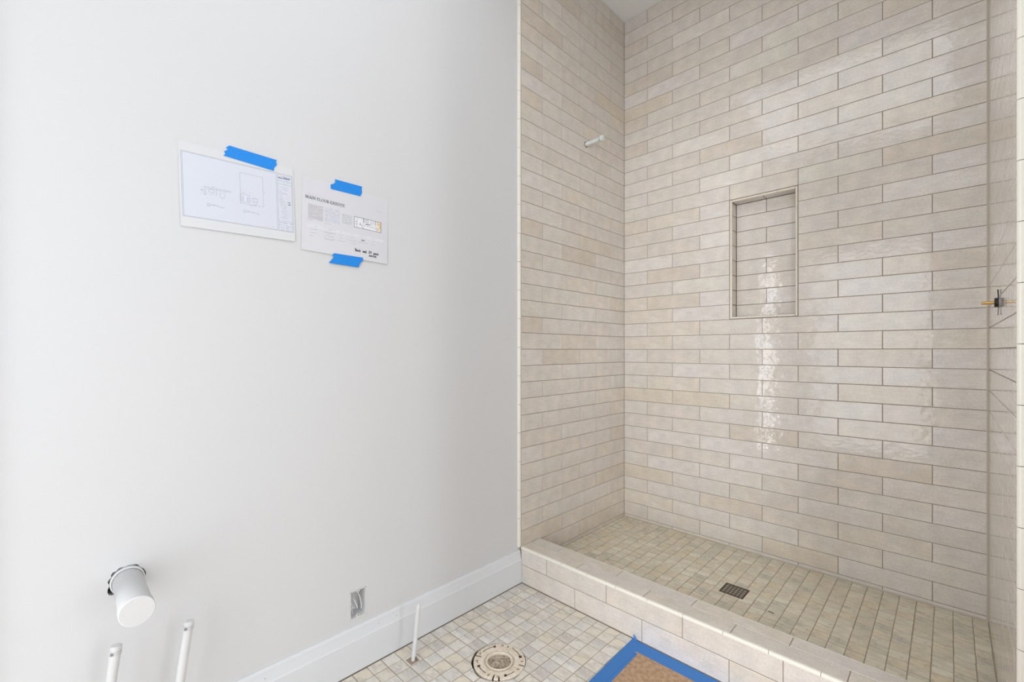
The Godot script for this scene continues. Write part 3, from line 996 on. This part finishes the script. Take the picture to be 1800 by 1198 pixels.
	for y in range(81 * 4, 128 * 4):
		for x in range(71 * 4, 121 * 4):
			var v := 0.835 + 0.05 * nz.get_noise_2d(x * 1.2 + 900, y * 1.2)
			if (x / 4 - 71) % 16 == 0 or (y / 4 - 81) % 16 == 0: v += 0.02
			im.set_pixel(x, y, Color(v, v, v + 0.035))
	small_print(im, 17, 134, 17, 1.5, Color(0.5, 0.5, 0.54))
	small_print(im, 71, 134.5, 22, 1.5, Color(0.5, 0.5, 0.54))
	# small mosaic swatch
	fill_mm(im, 131, 91, 160, 119.5, Color(0.85, 0.86, 0.88))
	for k in 8:
		line(im, Vector2(131 + k * 4.14, 91), Vector2(131 + k * 4.14, 119.5), Color(0.55, 0.57, 0.62), 1)
		line(im, Vector2(131, 91 + k * 4.07), Vector2(160, 91 + k * 4.07), Color(0.55, 0.57, 0.62), 1)
	for k in 14:
		var px := 132.0 + (k * 5 % 7) * 4.14
		var py := 92.0 + (k * 3 % 7) * 4.07
		fill_mm(im, px, py, px + 2.2, py + 2.2, Color(0.6, 0.62, 0.68))
	frame_mm(im, 131, 91, 160, 119.5, Color(0.45, 0.47, 0.5), 2)
	# floor plan
	var wallc := Color(0.22, 0.25, 0.30)
	fill_mm(im, 170.5, 88, 271, 124, Color(0.93, 0.93, 0.95))
	fill_mm(im, 252, 88, 271, 124, Color(0.95, 0.90, 0.82))
	fill_mm(im, 263, 90, 268, 110, Color(0.93, 0.76, 0.52))
	frame_mm(im, 171, 88.3, 270.5, 124, wallc, 5)
	line(im, Vector2(270, 88), Vector2(270, 124), Color(0.45, 0.48, 0.52), 9)
	line(im, Vector2(181, 89), Vector2(181, 124), wallc, 2)
	line(im, Vector2(205, 88), Vector2(205, 103), wallc, 9)
	line(im, Vector2(248, 88), Vector2(248, 103), wallc, 6)
	line(im, Vector2(171, 93), Vector2(205, 93), wallc, 1)
	line(im, Vector2(191, 107), Vector2(205, 123), wallc, 4)
	ellipse_mm(im, Vector2(197, 112), 7, 8, mid, 3.6, 5.0, 1)
	frame_mm(im, 211, 91, 223, 99, wallc, 2)
	ellipse_mm(im, Vector2(217, 95), 4, 2.6, wallc, 0, TAU, 2)
	frame_mm(im, 230, 92, 241, 97, wallc, 2)
	ellipse_mm(im, Vector2(235.5, 97), 4, 7, wallc, 0, PI, 2)
	ellipse_mm(im, Vector2(257, 96), 4.5, 4.5, wallc, 0, TAU, 2)
	small_print(im, 254.5, 97.5, 5, 3, wallc)
	lines(im, [Vector2(252, 124), Vector2(262, 113), Vector2(252, 108)], wallc, 2)
	ellipse_mm(im, Vector2(253, 114), 6.5, 4.5, Color(0.45, 0.5, 0.66), 0, TAU, 2)
	small_print(im, 249, 115.5, 8, 3, Color(0.35, 0.4, 0.6))
	small_print(im, 201, 113, 44, 2.2, wallc)
	small_print(im, 176, 106, 6, 4.4, wallc)
	small_print(im, 176, 114, 5, 3.6, wallc)
	small_print(im, 189, 113.5, 4, 3, wallc)
	small_print(im, 252, 51.8, 20, 1.4, Color(0.5, 0.5, 0.53))
	# schedule table
	fill_mm(im, 26, 148, 281, 156, Color(0.895, 0.895, 0.91))
	fill_mm(im, 17.5, 146, 66, 156, Color(0.885, 0.885, 0.915))
	var tp := Color(0.48, 0.48, 0.52)
	small_print(im, 40, 152.5, 6, 1.7, tp)
	for r in [[27, 162, 24], [27, 173.5, 25], [27, 183.5, 9], [68, 151, 38], [78, 154, 18], [68, 162, 38], [70, 165, 34], [82, 168, 9], [70, 174.5, 33], [68, 183, 38], [73, 186, 26], [122, 151.5, 6], [121, 162, 9], [121, 172.5, 9], [113, 182.5, 27], [156, 152.5, 17], [158, 163, 12], [147, 173, 34], [154, 182.5, 22], [190, 152.5, 25], [196, 161.5, 10], [185, 173, 36], [236, 152.5, 11], [240, 162.5, 5], [233, 173, 17]]:
		small_print(im, r[0], r[1], r[2], 1.5, tp)
	fill_mm(im, 197, 163.5, 210, 165.8, Color(0.2, 0.2, 0.22))
	# the handwritten note: Back wall 24 each / mocha
	var hb := Color(0.10, 0.10, 0.12)
	var glyphs := {
		"B": [[0, 10, 0.6, 0], [0.2, 0.4, 4.2, 1.6, 4.4, 4.6, 0.6, 5], [0.6, 5, 5, 6.4, 4.6, 9.4, 0, 10]],
		"a": [[4, 5.4, 1.4, 4.8, 0.2, 7.4, 1.6, 9.8, 3.8, 8], [4.2, 5, 4, 8.6, 5.2, 9.8]],
		"c": [[4, 5.6, 1.6, 4.8, 0.4, 7.2, 1.6, 9.6, 4.4, 9]],
		"k": [[0.4, 1, 0.2, 10], [4, 4.8, 0.6, 7.2, 4.4, 9.8]],
		"w": [[0, 5, 0.8, 9.6, 2.6, 6, 3.8, 9.6, 5.6, 4.8]],
		"l": [[0.6, 1.8, 0.2, 8.8, 1.6, 9.8]],
		"2": [[0.2, 2.6, 2.4, 0.6, 4.2, 2.8, 2.2, 6.4, 0, 9.4, 5, 9.2]],
		"4": [[1, 1, 0.4, 5.2, 4.4, 5], [4.2, 0.8, 3.8, 10]],
		"e": [[0.4, 7.2, 4, 6.8, 3, 4.8, 0.8, 5.6, 0.6, 8.8, 2.6, 9.8, 4.6, 8.6]],
		"h": [[0.6, 1, 0.2, 9.8], [0.4, 6.6, 2.4, 5.2, 3.8, 6.4, 4, 9.8]],
		"m": [[0, 9.8, 0.6, 5.2, 1.8, 9.4, 3, 5.2, 4.6, 9.6]],
		"o": [[2, 5, 0.4, 7.2, 2, 9.6, 4, 7.6, 2, 5]],
	}
	for note in [["Back wall 24 each", 175.5, 196.0, 0.86], ["mocha", 227.0, 205.5, 0.92]]:
		var px: float = note[1]
		for ch in note[0]:
			if ch == " ":
				px += 7.0
				continue
			for stroke in glyphs[ch]:
				var pp := []
				for i in range(0, stroke.size(), 2): pp.append(Vector2(px + stroke[i] * note[3], note[2] + stroke[i + 1] * 0.95 + (px - 175.0) * 0.012))
				lines(im, pp, hb, 6)
			px += (5.6 if ch != "l" else 2.8) * note[3] + 0.3
	var db := thing("finish_schedule_sheet", "laminated sheet headed MAIN FLOOR ENSUITE with swatches, a plan and a handwritten note", "printed sheet", Vector3(WX + 0.0005, 1.5137, 1.7642))
	db.basis = LEFT_B * Basis(Vector3(0, 0, 1), -0.02)
	put("printed_sheet", sheet_mesh(sb.x, sb.y, 0.0028), print_mat(im, 0.35), db)
	text("title_text", "MAIN FLOOR ENSUITE", "Droid Serif", 9.5, Vector2(9, 66.8), sb, db, M.ink, 1.0, 128.0)
	text("room_text", "BATH", "Droid Sans", 4.2, Vector2(212, 107.6), sb, db, M.ink, 1.0, 17.0, true)
	# --- blue painter's tape on the sheets; outline in (z, y), ragged where it was torn off
	wall_tape([[2.1081, 1.660], [2.07, 1.6588], [1.9852, 1.6567], [1.9868, 1.6485], [1.9845, 1.642], [1.992, 1.631], [1.9931, 1.622], [2.05, 1.6243], [2.1232, 1.6273], [2.118, 1.6335], [2.1215, 1.6395], [2.112, 1.647], [2.1165, 1.652]], 0.0016, "longest strip of blue painter's tape, across the top of the line drawing sheet")
	wall_tape([[1.8084, 1.648], [1.7131, 1.6487], [1.7145, 1.637], [1.7128, 1.628], [1.7193, 1.6139], [1.8216, 1.6128], [1.8222, 1.627], [1.8105, 1.633], [1.806, 1.641]], 0.0016, "short strip of blue painter's tape at the top of the laminated sheet")
	wall_tape([[1.8122, 1.4043], [1.711, 1.4044], [1.7103, 1.3945], [1.7195, 1.3865], [1.7235, 1.379], [1.7255, 1.3692], [1.8291, 1.3702], [1.8225, 1.378], [1.812, 1.391], [1.8165, 1.397]], 0.0040, "blue painter's tape holding the bottom edge of the laminated sheet")

func wall_tape(pts: Array, lift: float, label: String) -> void:
	var c := Vector2.ZERO
	for p in pts: c += Vector2(p[0], p[1])
	c /= pts.size()
	var poly := PackedVector2Array()
	for p in pts: poly.append(Vector2(-(p[0] - c.x), p[1] - c.y))
	var t := put("painters_tape", prism(poly, 0.0, 0.0004), M.tape, self, Transform3D(LEFT_B, Vector3(WX + lift, c.y, c.x)))
	tag(t, label, "tape", "blue tape strips on the two sheets")

# ------------------------------------------------------------------ plumbing and wiring
const ALONG_X := Basis(Vector3(0, -1, 0), Vector3(1, 0, 0), Vector3(0, 0, 1))   # local y -> world x

func build_plumbing() -> void:
	# sink drain
	var d := thing("drain_pipe", "capped white drain pipe sticking out of a ragged hole in the white wall", "pipe", Vector3(WX, 0.523, 2.325))
	d.basis = ALONG_X
	put("coupling", lathe([Vector2(0.0262, -0.07), Vector2(0.0332, -0.07), Vector2(0.0332, 0.006)]), M.pvc_shaded, d)
	put("coupling_lip", lathe([Vector2(0.0332, 0.006), Vector2(0.0332, 0.0085), Vector2(0.0326, 0.0105), Vector2(0.0312, 0.0112), Vector2(0.0300, 0.0105), Vector2(0.0292, 0.009)]), M.pvc, d)
	put("pipe", lathe([Vector2(0.0292, -0.05), Vector2(0.0292, 0.110), Vector2(0.0299, 0.111), Vector2(0.0299, 0.172)]), M.pvc_shaded, d)
	put("cap", lathe([Vector2(0.0299, 0.1700), Vector2(0.0312, 0.1705), Vector2(0.0316, 0.172), Vector2(0.0316, 0.190), Vector2(0.0313, 0.1915)], 56), M.pvc_shaded, d)
	put("cap_face", lathe([Vector2(0.0313, 0.1915), Vector2(0.0304, 0.1925), Vector2(0.0, 0.1927)], 56), M.pvc, d)
	# sink supplies: two capped tubes that lean up in front of the wall
	supply(Vector3(0.06, 0.4035, 2.212), -0.135, "taller leaning white supply tube, its capped top right of the drain pipe")
	supply(Vector3(0.06, 0.4065, 2.350), -0.12, "white supply tube directly below the drain pipe, nearest the left edge")
	# toilet supply stub
	var s := thing("supply_stub", "thin pinched white supply stub standing on the mosaic floor before the baseboard", "pipe", Vector3(0.088, 0, 1.571))
	var top := Vector3(0.0, 0.172, -0.0205)
	var p0 := Vector3(0, -0.0015, 0)
	put("tube", tube([p0, p0.lerp(top, 0.5), top], 0.0079, 18), M.pvc, s)
	var tip := []
	for i in 6:
		tip.append(Vector2(0.0079 * pow(maxf(0.0, 1.0 - pow(i / 5.0, 1.6)), 0.6) + 0.0004, 0.016 * i / 5.0))
	var tm := lathe(tip, 18)
	put("pinched_tip", tm, M.pvc, s, Transform3D(Basis(Quaternion(Vector3.UP, (top - p0).normalized())), top))
	put("grout_smear", tube([Vector3(0.0085, -0.001, -0.004), Vector3(0.0078, 0.012, -0.0045)], 0.003, 8), M.brown_grout, s)
	# shower arm stub
	var a := thing("shower_arm_stub", "galvanised pipe stub with a round cap, high on the tiled wall", "pipe", Vector3(0.0, 2.2218, 0.405))
	a.basis = ALONG_X
	put("wall_gap", lathe([Vector2(0.0175, -0.004), Vector2(0.0175, 0.0006), Vector2(0.0, 0.0007)], 6), M.brown_grout, a)
	put("pipe", lathe([Vector2(0.0112, -0.01), Vector2(0.0112, 0.092), Vector2(0.0104, 0.0925)], 28), M.galv, a)
	put("thread", lathe([Vector2(0.0106, 0.090), Vector2(0.0120, 0.0905), Vector2(0.0120, 0.0945), Vector2(0.0106, 0.095)], 24), simple(Color(0.35, 0.36, 0.36), 0.5, 0.3), a)
	put("cap", lathe([Vector2(0.0108, 0.0945), Vector2(0.0150, 0.095), Vector2(0.0162, 0.097), Vector2(0.0164, 0.108), Vector2(0.0152, 0.1125), Vector2(0.0120, 0.1148), Vector2(0.0, 0.1156)], 28), M.galv, a)
	# shower valve on the right wall
	var v := thing("shower_valve", "brass shower valve stem with dark fixing lugs on the glossy tiled wall", "valve", Vector3(W, 1.2275, 0.507))
	v.basis = Basis(Vector3(0, 1, 0), Vector3(-1, 0, 0), Vector3(0, 0, -1))
	put("cartridge", lathe([Vector2(0.0148, -0.004), Vector2(0.0148, 0.003), Vector2(0.0135, 0.0032), Vector2(0.0135, 0.0095), Vector2(0.0128, 0.0105), Vector2(0.0, 0.0106)], 8), M.valve_dark, v)
	put("collar", lathe([Vector2(0.0158, -0.004), Vector2(0.0158, 0.0022), Vector2(0.0, 0.0024)], 16), M.valve_grey, v)
	put("stem", lathe([Vector2(0.0049, 0.008), Vector2(0.0049, 0.0155), Vector2(0.0046, 0.0156), Vector2(0.0046, 0.0365), Vector2(0.0040, 0.0373), Vector2(0.0, 0.0374)], 20), M.brass, v)
	for k in 2:
		var sgn: float = [1.0, -1.0][k]
		# local x is world y here
		put("screw_lug", tube([Vector3(0.012 * sgn, 0.0022, 0), Vector3(0.034 * sgn, 0.0030, 0)], 0.0014, 8), M.valve_dark if k == 0 else M.valve_grey, v)
		put("screw_lug", lathe([Vector2(0.0, -0.0022), Vector2(0.0017, -0.0013), Vector2(0.0021, 0.0), Vector2(0.0017, 0.0013), Vector2(0.0, 0.0022)], 10), M.valve_dark if k == 0 else M.valve_grey, v, Transform3D(Basis.IDENTITY, Vector3(0.036 * sgn, 0.003, 0)))
	# electrical box let into the wall
	var b := thing("electrical_box", "open electrical box set in the white wall with loose white wires", "electrical box", Vector3(WX, 0.2222, 1.7262))
	b.basis = LEFT_B   # local x -> -z, y up, z out of the wall
	var hw := 0.0288
	var hh := 0.0472
	var dep := 0.055
	var th := 0.0022
	var st := SurfaceTool.new()
	st.begin(Mesh.PRIMITIVE_TRIANGLES)
	for bx in [[Vector3(-hw, -hh, -dep), Vector3(hw, hh, -dep + th)], [Vector3(-hw, -hh, -dep), Vector3(-hw + th, hh, 0.001)], [Vector3(hw - th, -hh, -dep), Vector3(hw, hh, 0.001)], [Vector3(-hw, hh - th, -dep), Vector3(hw, hh, 0.001)], [Vector3(-hw, -hh, -dep), Vector3(hw, -hh + th, 0.001)]]:
		var r := box_between(bx[0], bx[1])
		st.append_from(r[0], 0, r[1])
	put("box_body", st.commit(), M.box_plastic, b)
	for sgn in [1.0, -1.0]:
		put("screw_ear", prism(PackedVector2Array([Vector2(-0.006, hh * sgn), Vector2(-0.0045, (hh - 0.009) * sgn), Vector2(0.0, (hh - 0.0115) * sgn), Vector2(0.0045, (hh - 0.009) * sgn), Vector2(0.006, hh * sgn)]), -0.006, 0.0008), M.pvc, b)
		put("screw_hole", lathe([Vector2(0.0016, 0.0), Vector2(0.0016, 0.0012), Vector2(0.0, 0.0013)], 10), M.dark, b, Transform3D(Basis(Vector3.RIGHT, PI / 2), Vector3(0, (hh - 0.0068) * sgn, 0.0)))
	put("cable_slot", box_mesh(Vector3(0.010, 0.024, 0.002)), M.dark, b, Transform3D(Basis.IDENTITY, Vector3(-0.0175, 0.012, -dep + 0.0035)))
	for wpts in [
		[Vector3(-0.003, 0.040, -0.040), Vector3(0.004, 0.033, -0.018), Vector3(0.0095, 0.016, -0.008), Vector3(0.013, -0.008, -0.005), Vector3(0.0145, -0.026, -0.006)],
		[Vector3(-0.020, 0.032, -0.040), Vector3(-0.015, 0.022, -0.016), Vector3(-0.009, 0.008, -0.006), Vector3(-0.002, -0.010, -0.004), Vector3(0.000, -0.019, -0.006)],
		[Vector3(-0.022, 0.030, -0.045), Vector3(-0.0225, 0.010, -0.010), Vector3(-0.0195, -0.006, -0.006), Vector3(-0.013, -0.013, -0.006), Vector3(-0.010, -0.014, -0.010)],
		[Vector3(-0.021, 0.000, -0.040), Vector3(-0.019, -0.014, -0.012), Vector3(-0.0165, -0.027, -0.008), Vector3(-0.0155, -0.034, -0.010)]]:
		var cv := Curve3D.new()
		for i in wpts.size():
			var tn: Vector3 = (wpts[mini(i + 1, wpts.size() - 1)] - wpts[maxi(i - 1, 0)]) / 6.0
			cv.add_point(wpts[i], -tn, tn)
		var path := []
		for i in 17: path.append(cv.sample_baked(cv.get_baked_length() * i / 16.0, true))
		put("wire", tube(path, 0.0017, 8), M.pvc, b)

func supply(top: Vector3, slope: float, label: String) -> void:
	var base := Vector3(top.x, 0, top.z - slope * top.y)
	var s := thing("supply_tube", label, "pipe", base, "")
	var tl := top - base
	put("tube", tube([Vector3(0, -0.001, 0), tl * 0.5, tl * 0.955], 0.0102, 20), M.pvc, s)
	var dir := tl.normalized()
	var bas := Basis(Quaternion(Vector3.UP, dir))
	put("crimp_ring", lathe([Vector2(0.0100, -0.0205), Vector2(0.0111, -0.020), Vector2(0.0113, -0.018), Vector2(0.0113, -0.0118), Vector2(0.0110, -0.0108), Vector2(0.0100, -0.0105)], 24), simple(Color(0.82, 0.82, 0.82), 0.4), s, Transform3D(bas, tl))
	put("end_cap", lathe([Vector2(0.0104, -0.0105), Vector2(0.0108, -0.010), Vector2(0.0108, -0.003), Vector2(0.0100, -0.0008), Vector2(0.0082, 0.0), Vector2(0.0, 0.0002)], 24), M.pvc, s, Transform3D(bas, tl))
	put("crimp_tab", box_mesh(Vector3(0.004, 0.005, 0.006)), simple(Color(0.55, 0.55, 0.55), 0.5), s, Transform3D(bas, tl) * Transform3D(Basis.IDENTITY, Vector3(0.0085, -0.0155, 0.0065)))

# ------------------------------------------------------------------ things in the floor
func build_floor_things() -> void:
	# toilet flange
	var f := thing("toilet_flange", "round cream toilet flange with bolt slots set into the mosaic floor", "toilet flange", Vector3(0.311, 0, 1.3662))
	var cs := CSGCombiner3D.new()
	cs.name = "flange_ring"
	f.add_child(cs)
	var ring := CSGPolygon3D.new()
	ring.name = "ring"
	ring.mode = CSGPolygon3D.MODE_SPIN
	ring.spin_sides = 64
	ring.polygon = PackedVector2Array([Vector2(0.0475, -0.010), Vector2(0.0895, -0.010), Vector2(0.0905, -0.002), Vector2(0.0902, 0.003), Vector2(0.0885, 0.0042), Vector2(0.060, 0.0046), Vector2(0.0545, 0.004), Vector2(0.0525, -0.001), Vector2(0.0475, -0.003)])
	ring.material = M.flange
	cs.add_child(ring)
	var cut_arc := func(a0: float, a1: float, r0: float, r1: float, called: String):
		var p := PackedVector2Array()
		for i in 13:
			var a := deg_to_rad(lerpf(a0, a1, i / 12.0))
			p.append(Vector2(cos(a) * r1, sin(a) * r1))
		for i in 13:
			var a := deg_to_rad(lerpf(a1, a0, i / 12.0))
			p.append(Vector2(cos(a) * r0, sin(a) * r0))
		var c := CSGPolygon3D.new()
		c.name = called
		c.operation = CSGShape3D.OPERATION_SUBTRACTION
		c.polygon = p
		c.depth = 0.02
		# polygon y -> world z
		c.transform = Transform3D(Basis(Vector3(1, 0, 0), Vector3(0, 0, 1), Vector3(0, -1, 0)), Vector3(0, -0.010, 0))
		c.material = M.brown_grout
		cs.add_child(c)
	for k in 4:
		var a0: float = [172.0, -92.0, 82.0, 2.0][k]
		var a1: float = [214.0, -54.0, 118.0, 32.0][k]
		cut_arc.call(a0, a1, 0.0735, 0.0765, "slot_%d" % (k + 1))
		cut_arc.call(a1 - 7.0 if k != 1 else a1 - 9.0, a1, 0.070, 0.0805, "keyhole_%d" % (k + 1))
	for k in 6:
		var a: float = [-112.0, 152.0, -26.0, 58.0, 45.0, 128.0][k]
		var r: Array = [[0.073, 0.080], [0.066, 0.0895], [0.070, 0.0895], [0.070, 0.092], [0.079, 0.0915], [0.075, 0.078]][k]
		cut_arc.call(a - 1.6, a + 1.6, r[0], r[1], "notch_%d" % (k + 1))
	for k in 8:
		var a: float = deg_to_rad([-128.0, -97.0, 162.0, 134.0, -40.0, 72.0, 47.0, -10.0][k])
		put("screw_hole", lathe([Vector2(0.0046, 0.0050), Vector2(0.0040, 0.0047), Vector2(0.0, 0.0046)], 12), simple(Color(0.66, 0.6, 0.53), 0.8), f, Transform3D(Basis.IDENTITY, Vector3(cos(a) * 0.078, 0.0, sin(a) * 0.078)))
	put("pipe_rim", lathe([Vector2(0.0475, -0.03), Vector2(0.0475, 0.0025), Vector2(0.0465, 0.0048), Vector2(0.0445, 0.0055), Vector2(0.0425, 0.0048), Vector2(0.0405, 0.0), Vector2(0.0395, -0.03)], 56), M.flange, f)
	# crumpled rag that plugs the pipe
	var st := SurfaceTool.new()
	st.begin(Mesh.PRIMITIVE_TRIANGLES)
	var nz := noise(101, 55.0, 3)
	var rows := []
	for i in 11:
		var row := []
		for s in 33:
			var a := TAU * (s % 32) / 32.0
			var r := 0.0402 * i / 10.0
			var p := Vector2(cos(a), sin(a)) * r
			row.append(Vector3(p.x, -0.0035 + 0.008 * nz.get_noise_2d(p.x, p.y) + 0.004 * (1.0 - i / 10.0), p.y))
		rows.append(row)
	for i in 10:
		for s in 32:
			quad(st, rows[i][s], rows[i][s + 1], rows[i + 1][s + 1], rows[i + 1][s])
	put("rag_plug", st.commit(), M.rag, f)
	# shower drain
	var d := thing("shower_drain", "square dark metal drain grate in the shower floor", "drain", Vector3(0.782, SF, 0.437))
	var h := 0.0470
	st = SurfaceTool.new()
	st.begin(Mesh.PRIMITIVE_TRIANGLES)
	var rim := 0.0058
	for bx in [[Vector3(-h, -0.006, -h), Vector3(h, 0.0004, -h + rim)], [Vector3(-h, -0.006, h - rim), Vector3(h, 0.0004, h)], [Vector3(-h, -0.006, -h + rim), Vector3(-h + rim, 0.0004, h - rim)], [Vector3(h - rim, -0.006, -h + rim), Vector3(h, 0.0004, h - rim)]]:
		var r := box_between(bx[0], bx[1])
		st.append_from(r[0], 0, r[1])
	put("frame", st.commit(), M.rust, d)
	put("sump", box_mesh(Vector3(0.09, 0.001, 0.09)), M.dark, d, Transform3D(Basis.IDENTITY, Vector3(0, -0.0068, 0)))
	st = SurfaceTool.new()
	st.begin(Mesh.PRIMITIVE_TRIANGLES)
	var inner := h - rim
	var cols := 6
	var step := inner * 2 / cols
	for k in range(1, cols):
		st.append_from(box_mesh(Vector3(0.0030, 0.004, inner * 2)), 0, Transform3D(Basis.IDENTITY, Vector3(-inner + k * step, -0.0020, 0)))
	for k in cols:
		for j in 5:
			var zc := -inner + inner * 2 * (j + 0.5) / 5.0
			for sg in [1.0, -1.0]:
				st.append_from(box_mesh(Vector3(step * 0.62, 0.0036, 0.0042)), 0, Transform3D(Basis(Vector3.UP, 0.55 * sg * (1 if k % 2 == 0 else -1)), Vector3(-inner + (k + 0.5) * step + sg * step * 0.24, -0.0024, zc)))
	put("grate", st.commit(), M.grate, d)
	# a splinter left on the shower floor
	var sp := put("wood_splinter", tube([Vector3(0.010, 0, 0.001), Vector3(0, 0.0006, -0.0006), Vector3(-0.010, 0, 0.0006)], 0.0011, 7), simple(Color(0.16, 0.12, 0.09), 0.8), self, Transform3D(Basis.IDENTITY, Vector3(0.9395, SF + 0.0014, 0.505)))
	tag(sp, "tiny dark splinter lying on the shower mosaic right of the drain", "debris")

# ------------------------------------------------------------------ floor protection
func flat_strip(called: String, pts: Array, y0: float, y1: float, mat: Material, label: String, category: String, group := "") -> MeshInstance3D:
	var c := Vector2.ZERO
	for p in pts: c += p
	c /= pts.size()
	var poly := PackedVector2Array()
	for p in pts: poly.append(Vector2(p.x - c.x, -(p.y - c.y)))
	var o := put(called, prism(poly, y0, y1), mat, self, Transform3D(UP_B, Vector3(c.x, 0, c.y)))
	tag(o, label, category, group)
	return o

func build_floor_protection() -> void:
	var z0 := 0.9305
	flat_strip("floor_paper", [Vector2(0.612, 0.955), Vector2(1.52, 0.955), Vector2(1.52, 2.70), Vector2(0.622, 2.70)], 0.0006, 0.0014, M.card, "brown builder's paper covering the mosaic floor, edged with blue tape", "floor paper")
	flat_strip("painters_tape", [Vector2(0.6005, z0), Vector2(1.525, z0), Vector2(1.525, 0.985), Vector2(0.90, 0.9845), Vector2(0.62, 0.987), Vector2(0.604, 0.981)], 0.0015, 0.0020, M.floor_tape, "blue tape strip running along the foot of the tiled curb", "tape", "blue tape round the floor paper")
	flat_strip("painters_tape", [Vector2(0.606, 0.992), Vector2(0.6375, 0.995), Vector2(0.6425, 1.18), Vector2(0.652, 2.69), Vector2(0.614, 2.69)], 0.0015, 0.0020, M.floor_tape, "inner blue tape strip with a wrinkled edge, directly on the brown floor paper", "tape", "blue tape round the floor paper")
	flat_strip("painters_tape", [Vector2(0.582, z0), Vector2(0.6085, z0), Vector2(0.6265, 0.985), Vector2(0.630, 1.18), Vector2(0.638, 2.69), Vector2(0.596, 2.69), Vector2(0.5895, 1.23)], 0.0022, 0.0027, M.floor_tape, "outer blue tape strip between the bare mosaic and the brown floor paper", "tape", "blue tape round the floor paper")
	# the loose end of the tape that stands up at the corner by the curb
	var st := SurfaceTool.new()
	st.begin(Mesh.PRIMITIVE_TRIANGLES)
	var prev := []
	for i in 7:
		var t := i / 6.0
		var w := lerpf(0.011, 0.004, t)
		var c := Vector3(0.593 - 0.006 * t * t, 0.0025 + 0.017 * t, 0.9345 - 0.002 * t)
		var cur := [c + Vector3(-w / 2, 0, 0.001), c + Vector3(w / 2, 0, -0.001)]
		if prev.size():
			quad(st, prev[0], prev[1], cur[1], cur[0])
			quad(st, prev[1] + Vector3(0, 0, -0.0004), prev[0] + Vector3(0, 0, -0.0004), cur[0] + Vector3(0, 0, -0.0004), cur[1] + Vector3(0, 0, -0.0004))
		prev = cur
	var o := put("loose_tape_end", st.commit(), M.floor_tape, self)
	tag(o, "small curled scrap of blue tape standing against the curb at the tape corner", "tape")
